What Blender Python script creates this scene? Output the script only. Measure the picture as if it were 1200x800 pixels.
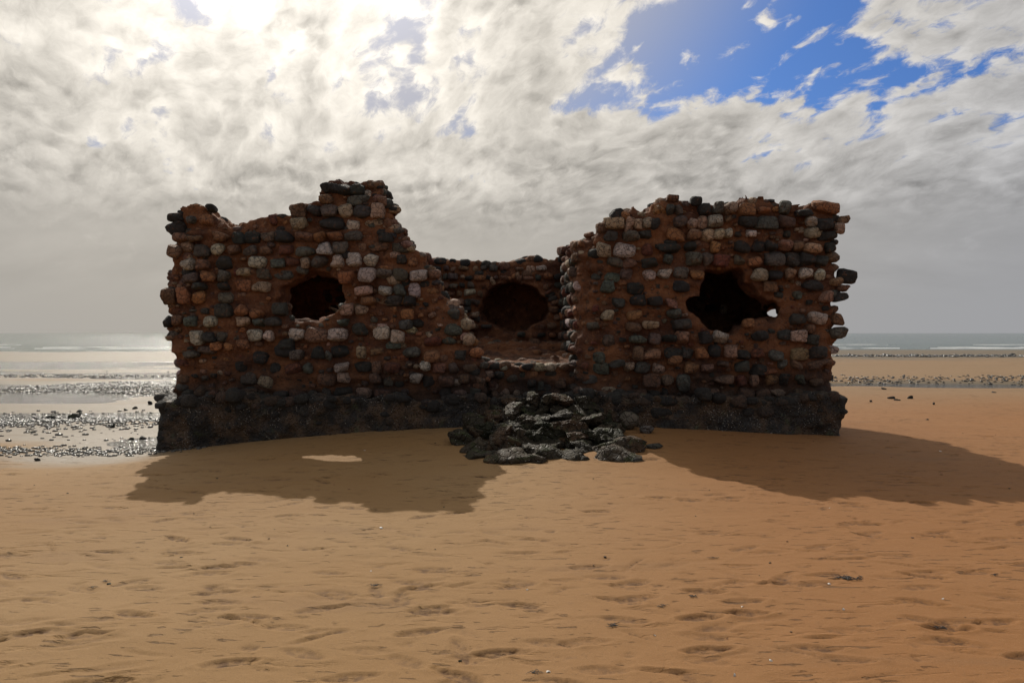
import bpy, math, random
import numpy as np
from mathutils import Vector
R = math.radians
random.seed(7)
rng = np.random.default_rng(7)
for o in list(bpy.data.objects):
    bpy.data.objects.remove(o)
S = bpy.context.scene
COL = S.collection

# ------------------------------------------------------------------ camera
EYE, FPX = 1.65, 866.0
cam = bpy.data.cameras.new('camera')
cam.sensor_width = 36.0
cam.lens = FPX / 1200 * 36
cam.clip_start, cam.clip_end = 0.1, 20000
camo = bpy.data.objects.new('camera', cam)
COL.objects.link(camo)
camo.location = (0, 0, EYE)
camo.rotation_euler = (R(90) - math.atan(10 / FPX), 0, 0)
S.camera = camo

# ------------------------------------------------------------------ light
SUN_AZ, SUN_EL = R(19.7), R(39.5)          # sun ahead of the camera, a little to the left
SUN_DIR = Vector((-math.sin(SUN_AZ) * math.cos(SUN_EL), math.cos(SUN_AZ) * math.cos(SUN_EL), math.sin(SUN_EL)))
sl = bpy.data.lights.new('sun', 'SUN')
sl.energy, sl.angle, sl.color = 3.4, R(0.5), (1.0, 0.93, 0.82)
so = bpy.data.objects.new('sun', sl)
COL.objects.link(so)
so.rotation_euler = SUN_DIR.to_track_quat('Z', 'Y').to_euler()
S.view_settings.view_transform = 'Standard'
S.view_settings.look = 'None'
S.view_settings.exposure = 0.0
S.view_settings.gamma = 1.0
S.view_settings.use_curve_mapping = False
S.render.engine = 'CYCLES'
S.cycles.max_bounces = 6
S.cycles.use_denoising = True


# ------------------------------------------------------------------ node helper
class NT:
    def __init__(self, tree):
        self.t = tree
        tree.nodes.clear()

    def n(self, kind, **kw):
        nd = self.t.nodes.new(kind)
        for k, v in kw.items():
            setattr(nd, k, v)
        return nd

    def put(self, sock, v):
        if v is None:
            return
        if isinstance(v, bpy.types.NodeSocket):
            self.t.links.new(v, sock)
        else:
            if hasattr(sock, 'default_value'):
                if sock.type == 'RGBA' and len(v) == 3:
                    v = (*v, 1)
                sock.default_value = v

    def m(self, op, a, b=None, c=None, clamp=False):
        nd = self.n('ShaderNodeMath', operation=op, use_clamp=clamp)
        for i, v in enumerate((a, b, c)):
            self.put(nd.inputs[i], v)
        return nd.outputs[0]

    def v(self, op, a, b=None, s=None):
        nd = self.n('ShaderNodeVectorMath', operation=op)
        self.put(nd.inputs[0], a)
        if b is not None:
            self.put(nd.inputs[1], b)
        if s is not None:
            self.put(nd.inputs['Scale'], s)
        return nd.outputs['Value'] if op in ('DOT_PRODUCT', 'LENGTH', 'DISTANCE') else nd.outputs['Vector']

    def xyz(self, v):
        nd = self.n('ShaderNodeSeparateXYZ')
        self.put(nd.inputs[0], v)
        return nd.outputs

    def comb(self, x, y, z):
        nd = self.n('ShaderNodeCombineXYZ')
        for i, q in enumerate((x, y, z)):
            self.put(nd.inputs[i], q)
        return nd.outputs[0]

    def noise(self, vec, scale, detail=4, rough=0.5, dist=0.0, lac=2.0, color=False, norm=True):
        nd = self.n('ShaderNodeTexNoise')
        nd.normalize = norm
        self.put(nd.inputs['Vector'], vec)
        nd.inputs['Scale'].default_value = scale
        nd.inputs['Detail'].default_value = detail
        nd.inputs['Roughness'].default_value = rough
        nd.inputs['Lacunarity'].default_value = lac
        nd.inputs['Distortion'].default_value = dist
        return nd.outputs['Color'] if color else nd.outputs[0]

    def voro(self, vec, scale, feature='F1', out='Distance', rnd=1.0):
        nd = self.n('ShaderNodeTexVoronoi', feature=feature)
        self.put(nd.inputs['Vector'], vec)
        nd.inputs['Scale'].default_value = scale
        nd.inputs['Randomness'].default_value = rnd
        return nd.outputs[out]

    def ss(self, x, a, b, lo=0.0, hi=1.0):
        nd = self.n('ShaderNodeMapRange', interpolation_type='SMOOTHSTEP')
        self.put(nd.inputs['Value'], x)
        for k, q in (('From Min', a), ('From Max', b), ('To Min', lo), ('To Max', hi)):
            self.put(nd.inputs[k], q)
        return nd.outputs[0]

    def mix(self, f, a, b, mode='MIX'):
        nd = self.n('ShaderNodeMix', data_type='RGBA', blend_type=mode)
        self.put(nd.inputs['Factor'], f)
        self.put(nd.inputs['A'] if False else nd.inputs[6], a)
        self.put(nd.inputs[7], b)
        return nd.outputs[2]

    def bump(self, h, dist, strength=1.0, normal=None):
        nd = self.n('ShaderNodeBump')
        self.put(nd.inputs['Height'], h)
        nd.inputs['Distance'].default_value = dist
        self.put(nd.inputs['Strength'], strength)
        if normal is not None:
            self.put(nd.inputs['Normal'], normal)
        return nd.outputs[0]


# ------------------------------------------------------------------ sky
def pix_dir(px, py):
    return Vector(((px - 600) / FPX, 1.0, (390 - py) / FPX)).normalized()


W = bpy.data.worlds.new('World')
S.world = W
W.use_nodes = True


def build_sky():
    t = NT(W.node_tree)
    STR = 0.08
    d = t.n('ShaderNodeTexCoord').outputs['Generated']
    d = t.v('NORMALIZE', d)
    x, y, z = t.xyz(d)
    sky = t.n('ShaderNodeTexSky', sky_type='NISHITA')
    sky.sun_disc = False
    sky.sun_elevation = SUN_EL
    sky.sun_rotation = -SUN_AZ
    sky.air_density, sky.dust_density, sky.ozone_density = 1.0, 1.5, 2.0
    base = sky.outputs[0]
    ds = t.m('MAXIMUM', t.v('DOT_PRODUCT', d, tuple(SUN_DIR)), 0.0)
    g_wide = t.m('POWER', ds, 5.0)
    g_mid = t.m('POWER', ds, 22.0)
    g_hot = t.m('POWER', ds, 90.0)
    zz = t.m('ADD', t.m('MAXIMUM', z, 0.0), 0.14)
    # a cloud sheet: the view ray meets a flat layer, slanting streaks towards the right
    zz = t.m('ADD', t.m('MAXIMUM', z, 0.0), 0.40)
    px = t.m('DIVIDE', x, zz)
    py = t.m('DIVIDE', y, zz)
    # long axis of the streaks
    p = t.comb(t.m('ADD', px, t.m('MULTIPLY', py, 0.30)), t.m('MULTIPLY', py, 0.75), 0.0)
    warp = t.v('SCALE', t.v('SUBTRACT', t.noise(p, 3.0, 2, 0.5, color=True), (0.5, 0.5, 0.5)), s=0.13)
    pw = t.v('ADD', p, warp)
    curl = t.v('SCALE', t.v('SUBTRACT', t.noise(pw, 26.0, 2, 0.6, color=True), (0.5, 0.5, 0.5)), s=0.035)
    pc = t.v('ADD', pw, curl)
    big = t.noise(pw, 4.0, 3, 0.5)

    def fine(off):
        v = t.v('ADD', pc, off)
        puf = t.noise(v, 9.0, 10, 0.66)
        cell = t.voro(v, 27.0, 'SMOOTH_F1')
        return t.m('SUBTRACT', t.m('MULTIPLY', puf, 0.66), t.m('MULTIPLY', cell, 0.20))
    f0 = fine((0.0, 0.0, 0.0))
    f1 = fine((-0.007, 0.016, 0.0))
    n0 = t.m('ADD', t.m('MULTIPLY', big, 0.62), f0)
    # clearings in the sheet, given as directions
    holes = None
    for hx, hy, k, a in ((905, 52, 160, .27), (838, 40, 420, .17), (955, 85, 420, .17), (740, 32, 900, .10), (990, 30, 500, .12),
                         (1040, 92, 700, .14), (850, 168, 700, .13), (745, 155, 900, .12), (1178, 160, 600, .17), (1130, 40, 700, .12), (1090, 150, 900, .10), (930, 150, 900, .10), (800, 100, 900, .10), (690, 60, 900, .08), (1120, 90, 900, .08), (660, 150, 900, .05),
                         (495, 108, 300, .17), (545, 122, 700, .07), (200, 95, 420, .14), (65, 120, 600, .13), (430, 90, 700, .08), (1040, 20, 900, .08)):
        c = tuple(pix_dir(hx, hy))
        e = t.m('EXPONENT', t.m('MULTIPLY', t.m('SUBTRACT', t.v('DOT_PRODUCT', d, c), 1.0), float(k)))
        e = t.m('MULTIPLY', e, float(a))
        holes = e if holes is None else t.m('ADD', holes, e)
    veil = t.ss(z, 0.10, 0.30, 0.14, 0.0)          # the sheet thickens to a flat veil near the sea
    back = t.ss(y, -0.15, 0.35, -0.05, 0.0)        # and opens up behind the photographer
    cov = t.m('ADD', t.m('ADD', t.m('SUBTRACT', n0, t.m('MULTIPLY', holes, 0.43)), veil), back)
    alpha = t.ss(cov, 0.385, 0.490)
    thick = t.ss(cov, 0.45, 0.66)
    relief = t.m('SUBTRACT', f0, f1)               # brighter on the flank that faces the sun
    relief = t.m('MULTIPLY', relief, t.ss(z, 0.09, 0.20))
    lum = t.m('ADD', t.m('ADD', 0.41, t.m('MULTIPLY', g_wide, 0.28)), t.m('ADD', t.m('MULTIPLY', g_mid, 0.95), t.m('MULTIPLY', g_hot, 3.0)))
    body = t.m('ADD', t.m('SUBTRACT', 1.30, t.m('MULTIPLY', thick, 0.42)), t.m('MULTIPLY', relief, 2.7))
    body = t.m('MAXIMUM', body, 0.50)
    flat = t.ss(z, 0.05, 0.20)
    wisp = t.noise(t.comb(px, t.m('ADD', t.m('MULTIPLY', py, 1.6), t.m('MULTIPLY', px, 0.25)), 0.0), 3.0, 5, 0.55)
    body = t.m('ADD', t.m('MULTIPLY', body, flat), t.m('MULTIPLY', t.m('SUBTRACT', 1.0, flat), t.m('ADD', 0.84, t.m('MULTIPLY', t.m('SUBTRACT', wisp, 0.5), t.ss(z, 0.015, 0.10, 0.0, 0.45)))))
    cl = t.m('MULTIPLY', lum, body)
    tint = t.mix(t.ss(ds, 0.45, 0.92), (0.985, 0.985, 1.01), (1.06, 0.99, 0.88))
    low = t.mix(t.ss(z, 0.0, 0.22), t.mix(t.ss(ds, 0.45, 0.85), (0.985, 0.99, 1.025), (1.07, 0.99, 0.87)), tint)
    cloud = t.v('SCALE', low, s=t.m('DIVIDE', cl, STR))
    # blue between the clouds, milky near the sun
    blue = t.mix(1.0, base, (0.36, 0.62, 1.10), 'MULTIPLY')
    milk = t.v('SCALE', (0.93, 0.93, 1.03), s=t.m('DIVIDE', t.m('MULTIPLY', lum, 0.80), STR))
    blue = t.mix(t.m('MAXIMUM', t.ss(ds, 0.76, 0.92), t.ss(z, 0.26, 0.16, 0.0, 0.8)), blue, milk)
    col = t.mix(alpha, blue, cloud)
    bg = t.n('ShaderNodeBackground')
    t.put(bg.inputs['Color'], col)
    bg.inputs['Strength'].default_value = STR
    out = t.n('ShaderNodeOutputWorld')
    t.t.links.new(bg.outputs[0], out.inputs[0])


build_sky()


# ------------------------------------------------------------------ numpy noise and meshing
def _hash(ix, iy, iz, seed):
    h = (ix * 374761393 + iy * 668265263 + iz * 2147483647 + seed * 144665) & 0xFFFFFFFF
    h = ((h ^ (h >> 13)) * 1274126177) & 0xFFFFFFFF
    h = h ^ (h >> 16)
    return (h & 0xFFFF) / 65535.0


def vnoise(x, y, z, seed=0):
    xi, yi, zi = (np.floor(q).astype(np.int64) for q in (x, y, z))
    fx, fy, fz = x - xi, y - yi, z - zi
    fx, fy, fz = (q * q * (3 - 2 * q) for q in (fx, fy, fz))
    r = 0
    for a in (0, 1):
        wx = fx if a else 1 - fx
        for b in (0, 1):
            wy = fy if b else 1 - fy
            for c in (0, 1):
                wz = fz if c else 1 - fz
                r = r + wx * wy * wz * _hash(xi + a, yi + b, zi + c, seed)
    return r * 2 - 1


def fbm(x, y, z, scale, octv=3, seed=0, gain=0.5):
    r, a, s = 0, 1.0, scale
    for k in range(octv):
        r = r + a * vnoise(x * s + 13.7 * k, y * s + 7.1 * k, z * s + 3.3 * k, seed + k)
        a *= gain
        s *= 2.03
    return r


def make_mesh(name, V, F, mats, cols=None, smooth=True, midx=None):
    V = np.asarray(V, np.float32)
    F = np.asarray(F, np.int32)
    k = F.shape[1]
    me = bpy.data.meshes.new(name)
    me.vertices.add(len(V))
    me.vertices.foreach_set('co', V.ravel())
    me.loops.add(F.size)
    me.loops.foreach_set('vertex_index', F.ravel())
    me.polygons.add(len(F))
    me.polygons.foreach_set('loop_start', np.arange(0, F.size, k, dtype=np.int32))
    for m in mats:
        me.materials.append(m)
    if midx is not None:
        me.polygons.foreach_set('material_index', np.asarray(midx, np.int32))
    me.update(calc_edges=True)
    me.validate()
    if smooth:
        me.polygons.foreach_set('use_smooth', np.ones(len(me.polygons), bool))
    if cols is not None:
        ca = me.color_attributes.new('col', 'FLOAT_COLOR', 'POINT')
        c4 = np.ones((len(V), 4), np.float32)
        c4[:, :3] = cols
        ca.data.foreach_set('color', c4.ravel())
    return me


def link(name, me, parent=None):
    o = bpy.data.objects.new(name, me)
    COL.objects.link(o)
    if parent is not None:
        o.parent = parent
    return o


def tag(o, label=None, cat=None, group=None, kind=None):
    for k, v in (('label', label), ('category', cat), ('group', group), ('kind', kind)):
        if v is not None:
            o[k] = v
    return o


def surface_nets(F, org, h):
    nx, ny, nz = F.shape
    ins = F < 0
    cnt = np.zeros((nx - 1, ny - 1, nz - 1), np.int8)
    acc = np.zeros((nx - 1, ny - 1, nz - 1, 3), np.float32)
    offs = [(a, b, c) for a in (0, 1) for b in (0, 1) for c in (0, 1)]

    def sub(A, o):
        return A[o[0]:o[0] + nx - 1, o[1]:o[1] + ny - 1, o[2]:o[2] + nz - 1]
    for o in offs:
        for ax in range(3):
            if o[ax]:
                continue
            q = list(o)
            q[ax] = 1
            fa, fb = sub(F, o), sub(F, q)
            m = (fa < 0) != (fb < 0)
            tt = np.where(m, fa / np.where(m, fa - fb, 1), 0)
            cnt += m
            for k in range(3):
                acc[..., k] += np.where(m, (o[k] + (tt if k == ax else 0)), 0)
    has = cnt > 0
    idx = np.full(has.shape, -1, np.int64)
    idx[has] = np.arange(has.sum())
    cell = np.argwhere(has)
    V = (cell + acc[has] / cnt[has][:, None]) * h + np.asarray(org)
    quads = []
    for ax in range(3):
        b, c = (ax + 1) % 3, (ax + 2) % 3
        sl0 = [slice(1, -1)] * 3
        sl1 = [slice(1, -1)] * 3
        sl0[ax] = slice(0, -1)
        sl1[ax] = slice(1, None)
        a0, a1 = ins[tuple(sl0)], ins[tuple(sl1)]
        for flip, mk in ((False, a0 & ~a1), (True, ~a0 & a1)):
            e = np.argwhere(mk)
            if not len(e):
                continue
            e[:, b] += 1
            e[:, c] += 1

            def at(db, dc):
                q = e.copy()
                q[:, b] -= db
                q[:, c] -= dc
                return idx[q[:, 0], q[:, 1], q[:, 2]]
            Q = np.stack([at(1, 1), at(0, 1), at(0, 0), at(1, 0)], 1)
            if flip:
                Q = Q[:, ::-1]
            quads.append(Q)
    return V, np.concatenate(quads)


def poly_sdf(P, X, Z):
    P = np.asarray(P, float)
    d = np.full(X.shape, 1e9)
    s = np.ones(X.shape)
    n = len(P)
    for i in range(n):
        a, b = P[i], P[i - 1]
        ex, ez = b - a
        wx, wz = X - a[0], Z - a[1]
        tt = np.clip((wx * ex + wz * ez) / (ex * ex + ez * ez + 1e-12), 0, 1)
        dx, dz = wx - ex * tt, wz - ez * tt
        d = np.minimum(d, dx * dx + dz * dz)
        c1 = Z >= a[1]
        c2 = Z < b[1]
        c3 = ex * wz > ez * wx
        s = np.where((c1 & c2 & c3) | (~c1 & ~c2 & ~c3), -s, s)
    return s * np.sqrt(d)


def box_sdf(X, Y, Z, x0, x1, y0, y1, z0, z1):
    dx = np.abs(X - (x0 + x1) / 2) - (x1 - x0) / 2
    dy = np.abs(Y - (y0 + y1) / 2) - (y1 - y0) / 2
    dz = np.abs(Z - (z0 + z1) / 2) - (z1 - z0) / 2
    o = np.sqrt(np.maximum(dx, 0)**2 + np.maximum(dy, 0)**2 + np.maximum(dz, 0)**2)
    return o + np.minimum(np.maximum(np.maximum(dx, dy), dz), 0)


def to_plane(P, Y):
    return [((px - 600) * Y / FPX, EYE + (390 - py) * Y / FPX) for px, py in P]


# ------------------------------------------------------------------ materials
def material(name):
    m = bpy.data.materials.new(name)
    m.use_nodes = True
    t = NT(m.node_tree)
    out = t.n('ShaderNodeOutputMaterial')
    b = t.n('ShaderNodeBsdfPrincipled')
    t.t.links.new(b.outputs[0], out.inputs[0])
    return m, t, b


def pos(t):
    return t.n('ShaderNodeNewGeometry').outputs['Position']


def mat_mortar():
    m, t, b = material('red_mortar')
    p = pos(t)
    n1 = t.noise(p, 1.6, 5, 0.6)
    n2 = t.noise(p, 9, 8, 0.65)
    n3 = t.noise(p, 45, 6, 0.6)
    c = t.mix(t.ss(n1, 0.35, 0.68), (0.125, 0.047, 0.022), (0.300, 0.120, 0.045))
    c = t.mix(t.ss(n2, 0.52, 0.72), c, (0.35, 0.155, 0.065))
    c = t.mix(t.ss(n2, 0.44, 0.30), c, (0.045, 0.024, 0.017))
    c = t.mix(t.ss(n3, 0.62, 0.72), c, (0.34, 0.25, 0.18))
    c = t.mix(t.ss(n3, 0.36, 0.28), c, (0.045, 0.030, 0.025))
    z = t.xyz(p)[2]                              # tide line: weed and damp up to about a metre
    zz = t.m('ADD', z, t.m('MULTIPLY', t.m('SUBTRACT', n1, 0.5), 1.1))
    c = t.mix(t.ss(zz, 1.45, 0.65, 0, 0.86), c, (0.022, 0.015, 0.010))
    t.put(b.inputs['Base Color'], c)
    b.inputs['Roughness'].default_value = 0.92
    h = t.m('ADD', t.m('MULTIPLY', n2, 1.0), t.m('MULTIPLY', n3, 0.45))
    t.put(b.inputs['Normal'], t.bump(h, 0.14, 1.0))
    return m


def mat_stone():
    m, t, b = material('field_stone')
    at = t.n('ShaderNodeVertexColor', layer_name='col').outputs[0]
    p = pos(t)
    n1 = t.noise(p, 14, 6, 0.6)
    n2 = t.noise(p, 60, 5, 0.65)
    vor = t.voro(p, 55)
    c = t.mix(1.0, at, t.mix(n1, (0.30, 0.29, 0.28), (1.65, 1.6, 1.52)), 'MULTIPLY')
    c = t.mix(t.ss(n1, 0.57, 0.68, 0, 0.70), c, (0.20, 0.082, 0.034))     # mortar smears
    vein = t.voro(t.v('ADD', p, t.v('SCALE', t.noise(p, 11, 3, color=True), s=0.10)), 13, 'DISTANCE_TO_EDGE')
    c = t.mix(t.ss(vein, 0.05, 0.012, 0, 0.7), c, (0.03, 0.02, 0.015))    # cracks
    c = t.mix(t.ss(n2, 0.43, 0.32, 0, 0.8), c, (0.03, 0.025, 0.022))   # pits
    c = t.mix(t.ss(n2, 0.66, 0.76, 0, 0.4), c, (0.42, 0.37, 0.32))
    z = t.xyz(p)[2]
    nl = t.noise(p, 1.6, 5, 0.6)
    zz = t.m('ADD', z, t.m('MULTIPLY', t.m('SUBTRACT', nl, 0.5), 1.1))
    c = t.mix(t.ss(zz, 1.40, 0.60, 0, 0.78), c, (0.024, 0.020, 0.015))
    t.put(b.inputs['Base Color'], c)
    b.inputs['Roughness'].default_value = 0.78
    h = t.m('ADD', t.m('ADD', n1, t.m('MULTIPLY', n2, 0.6)), t.m('ADD', t.m('MULTIPLY', t.ss(vor, 0.0, 0.35), 0.25), t.m('MULTIPLY', t.ss(vein, 0.0, 0.06), 0.45)))
    t.put(b.inputs['Normal'], t.bump(h, 0.085, 1.0))
    return m


def mat_plinth():
    m, t, b = material('barnacled_footing')
    p = pos(t)
    n1 = t.noise(p, 3, 6, 0.6)
    n2 = t.noise(p, 22, 6, 0.65)
    c = t.mix(t.ss(n1, 0.4, 0.65), (0.014, 0.011, 0.008), (0.078, 0.044, 0.020))
    c = t.mix(t.ss(n2, 0.55, 0.7), c, (0.070, 0.052, 0.028))
    c = t.mix(t.ss(t.noise(p, 5, 4, 0.6), 0.58, 0.70, 0, 0.6), c, (0.050, 0.060, 0.022))
    vd = t.voro(p, 58)
    pick = t.xyz(t.voro(p, 58, out='Color'))[0]
    patch = t.noise(p, 3.2, 5, 0.6)
    sp = t.m('MULTIPLY', t.ss(vd, 0.42, 0.20), t.m('GREATER_THAN', t.m('ADD', t.m('MULTIPLY', pick, 0.6), patch), 1.08))
    c = t.mix(sp, c, (0.34, 0.31, 0.26))          # barnacles
    t.put(b.inputs['Base Color'], c)
    t.put(b.inputs['Roughness'], t.ss(n2, 0.3, 0.7, 0.5, 0.9))
    h = t.m('ADD', t.m('ADD', n1, t.m('MULTIPLY', n2, 0.6)), t.m('MULTIPLY', t.ss(t.voro(p, 30), 0.5, 0.0), 0.5))
    t.put(b.inputs['Normal'], t.bump(h, 0.05, 1.0))
    return m


def mat_wet_rock():
    m, t, b = material('wet_dark_rock')
    at = t.n('ShaderNodeVertexColor', layer_name='col').outputs[0]
    p = pos(t)
    n1 = t.noise(p, 9, 7, 0.62)
    n2 = t.noise(p, 50, 5, 0.6)
    c = t.mix(1.0, at, t.mix(n1, (0.5, 0.5, 0.5), (1.5, 1.46, 1.4)), 'MULTIPLY')
    up = t.xyz(t.n('ShaderNodeNewGeometry').outputs['Normal'])[2]
    alg = t.m('MULTIPLY', t.ss(t.noise(p, 5, 4, 0.6), 0.52, 0.66), t.ss(up, 0.0, 0.7))
    c = t.mix(t.m('MULTIPLY', alg, 0.6), c, (0.060, 0.075, 0.022))
    vd = t.voro(p, 48)
    pick = t.xyz(t.voro(p, 48, out='Color'))[0]
    c = t.mix(t.m('MULTIPLY', t.ss(vd, 0.34, 0.2), t.m('GREATER_THAN', pick, 0.9)), c, (0.38, 0.35, 0.31))
    t.put(b.inputs['Base Color'], c)
    t.put(b.inputs['Roughness'], t.ss(n1, 0.3, 0.7, 0.48, 0.85))
    b.inputs['Specular IOR Level'].default_value = 0.22
    h = t.m('ADD', n1, t.m('MULTIPLY', n2, 0.45))
    h = t.m('ADD', h, t.m('MULTIPLY', t.ss(t.voro(t.v('ADD', p, t.v('SCALE', t.noise(p, 8, 3, color=True), s=0.06)), 9, 'DISTANCE_TO_EDGE'), 0.0, 0.12), 0.7))
    t.put(b.inputs['Normal'], t.bump(h, 0.09, 1.0))
    return m


def mat_sand():
    m, t, b = material('beach_sand')
    p = pos(t)
    x, y, z = t.xyz(p)
    pf = t.comb(t.m('MULTIPLY', x, 0.30), y, z)                 # stretched along the shore
    n0 = t.noise(p, 0.22, 4, 0.55)
    n1 = t.noise(pf, 1.5, 6, 0.6)
    n2 = t.noise(p, 7, 7, 0.62)
    n3 = t.noise(p, 240, 3, 0.6)
    c = t.mix(t.ss(n0, 0.35, 0.65), (0.240, 0.130, 0.043), (0.268, 0.160, 0.064))
    c = t.mix(t.ss(t.m('SUBTRACT', t.m('ADD', x, t.m('MULTIPLY', n0, 2.0)), t.m('MULTIPLY', y, 0.18)), -1.2, 2.6, 0, 0.75), c, (0.235, 0.093, 0.024))   # redder sand to the right
    c = t.mix(t.ss(n1, 0.55, 0.74, 0, 0.40), c, (0.170, 0.090, 0.038))
    c = t.mix(t.ss(n2, 0.62, 0.76, 0, 0.35), c, (0.130, 0.068, 0.030))
    c = t.mix(t.ss(y, 13.0, 24.0, 0, 0.75), c, (0.215, 0.148, 0.080))    # paler damp flats far out
    n4 = t.noise(p, 95, 4, 0.7)
    c = t.mix(t.ss(n4, 0.56, 0.72, 0, 0.55), c, (0.085, 0.050, 0.028))
    c = t.mix(t.ss(n3, 0.62, 0.72, 0, 0.60), c, (0.060, 0.042, 0.028))
    c = t.mix(t.ss(n3, 0.38, 0.28, 0, 0.55), c, (0.50, 0.36, 0.22))
    c = t.mix(t.ss(n4, 0.36, 0.26, 0, 0.45), c, (0.46, 0.32, 0.19))
    dent_mask = t.xyz(t.n('ShaderNodeVertexColor', layer_name='col').outputs[0])[0]
    c = t.mix(t.m('MULTIPLY', dent_mask, t.ss(t.noise(p, 22, 5, 0.65), 0.40, 0.60, 0.10, 0.80)), c, (0.085, 0.040, 0.016))   # darker inside the dents
    # wet strip: the flats beyond the ruin and the low ground to the left
    wn = t.m('MULTIPLY', t.m('SUBTRACT', t.noise(pf, 0.35, 5, 0.6), 0.5), 0.22)
    wet = t.ss(t.m('ADD', z, wn), -0.045, -0.115)
    c = t.mix(t.m('MULTIPLY', wet, 0.85), c, (0.120, 0.096, 0.060))
    t.put(b.inputs['Roughness'], t.m('SUBTRACT', 0.86, t.m('MULTIPLY', wet, 0.30)))
    t.put(b.inputs['Specular IOR Level'], t.m('SUBTRACT', 0.30, t.m('MULTIPLY', wet, 0.10)))
    h = t.m('ADD', t.m('MULTIPLY', n2, 0.5), t.m('ADD', t.m('ADD', t.m('MULTIPLY', n3, 0.08), t.m('MULTIPLY', n4, 0.16)), t.m('MULTIPLY', n1, 0.30)))
    st = t.noise(t.comb(t.m('MULTIPLY', x, 0.9), t.m('MULTIPLY', y, 3.2), z), 3.2, 5, 0.6, 0.3)
    h = t.m('ADD', h, t.m('MULTIPLY', t.ss(st, 0.58, 0.72), -0.45))
    st2 = t.noise(t.comb(t.m('MULTIPLY', x, 0.55), t.m('MULTIPLY', y, 2.6), z), 8.5, 5, 0.62, 0.4)
    st2 = t.m('ADD', st2, t.m('MULTIPLY', t.m('SUBTRACT', t.noise(p, 0.9, 3, 0.5), 0.55), 0.25))
    h = t.m('ADD', h, t.m('MULTIPLY', t.ss(st2, 0.61, 0.66), -1.4))
    c = t.mix(t.ss(st2, 0.62, 0.67, 0, 0.60), c, (0.105, 0.056, 0.024))
    t.put(b.inputs['Base Color'], c)
    nb = t.bump(h, 0.02, t.m('SUBTRACT', 0.8, t.m('MULTIPLY', wet, 0.35)))
    t.put(b.inputs['Normal'], nb)
    return m


def mat_water(name, base, scale, dist, rough, stretch=1.0):
    m, t, b = material(name)
    p = pos(t)
    x, y, z = t.xyz(p)
    q = t.comb(t.m('MULTIPLY', x, stretch), y, z)
    h = t.m('ADD', t.noise(q, scale, 5, 0.6), t.m('MULTIPLY', t.noise(q, scale * 0.23, 3, 0.5), 1.6))
    t.put(b.inputs['Base Color'], base)
    b.inputs['Roughness'].default_value = rough
    b.inputs['IOR'].default_value = 1.33
    t.put(b.inputs['Normal'], t.bump(h, dist, 1.0))
    return m


def mat_plain(name, col, rough, nscale=20, var=0.35, bump=0.01):
    m, t, b = material(name)
    p = pos(t)
    n = t.noise(p, nscale, 5, 0.6)
    c = t.mix(n, tuple(q * (1 - var) for q in col), tuple(min(1, q * (1 + var)) for q in col))
    t.put(b.inputs['Base Color'], c)
    b.inputs['Roughness'].default_value = rough
    if bump:
        t.put(b.inputs['Normal'], t.bump(n, bump, 0.8))
    return m


M_MORTAR, M_STONE, M_PLINTH, M_WET, M_SAND = mat_mortar(), mat_stone(), mat_plinth(), mat_wet_rock(), mat_sand()
M_PEB = mat_plain('wet_pebble', (0.05, 0.045, 0.036), 0.24, 12, 0.5, 0.02)
M_SEA = mat_water('sea_water', (0.055, 0.095, 0.082), 1.3, 0.35, 0.12, 0.45)
M_POOL = mat_water('shallow_water', (0.050, 0.044, 0.034), 6.0, 0.11, 0.10, 0.6)
M_FOAM = mat_plain('sea_foam', (0.72, 0.72, 0.70), 0.7, 3, 0.12, 0.02)
M_WEED = mat_plain('dry_seaweed', (0.028, 0.018, 0.012), 0.6, 60)
M_SHELL = mat_plain('shell', (0.50, 0.46, 0.40), 0.45, 80, 0.12, 0.002)
M_TWIG = mat_plain('dry_stem', (0.20, 0.13, 0.075), 0.8, 90)


# ------------------------------------------------------------------ terrain
SEA_Z = -0.42
POOL_Z = -0.150


def terrain(X, Y):
    z = np.zeros_like(X)
    z += 0.27 * np.exp(-((X - 0.5) / 4.3)**2 - ((Y - 11.6) / 2.6)**2)                # sand banked against the ruin
    z += -0.165 * np.exp(-((X + 5.6) / 1.9)**2 - ((Y - 11.4) / 2.0)**2)
    # flats to the left lie a little lower and hold water
    lf = 1 / (1 + np.exp(-(Y - (13.2 + 0.25 * (X + 5.0))) / 0.9)) / (1 + np.exp((X + 3.0) / 1.2))
    u = fbm(X * 0.16, Y * 0.62, X * 0, 1.0, 4, 31)
    z += lf * (-0.140 + 0.055 * u)
    # shallow runnel on the right
    rf = 1 / (1 + np.exp(-(X - 1.0) / 1.5))
    yc = 24.2 + 0.6 * np.sin(X * 0.13)
    z += rf * -0.30 * np.exp(-((Y - yc) / (1.25 + 0.35 * fbm(X * 0.2, X * 0, X * 0, 1, 2, 5)))**2)
    z += -0.03 * np.exp(-((Y - 57) / 3.5)**2)
    # long fall to the sea
    f = np.clip((Y - 30) / 62.0, 0, None)
    z -= 0.30 * np.clip(f, 0, 1)**1.1 + 0.9 * np.clip(f - 0.80, 0, None) ** 1.0 * 0.75
    z += 0.018 * fbm(X * 0.09, Y * 0.35, X * 0, 1.0, 3, 77) * np.clip((Y - 14) / 10, 0, 1)
    z = np.maximum(z, -6)
    # soft swells
    z += 0.014 * fbm(X * 0.35, Y * 0.8, X * 0, 1.0, 3, 12)
    return z


def tz(x, y):
    return float(terrain(np.array([float(x)]), np.array([float(y)]))[0])


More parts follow.
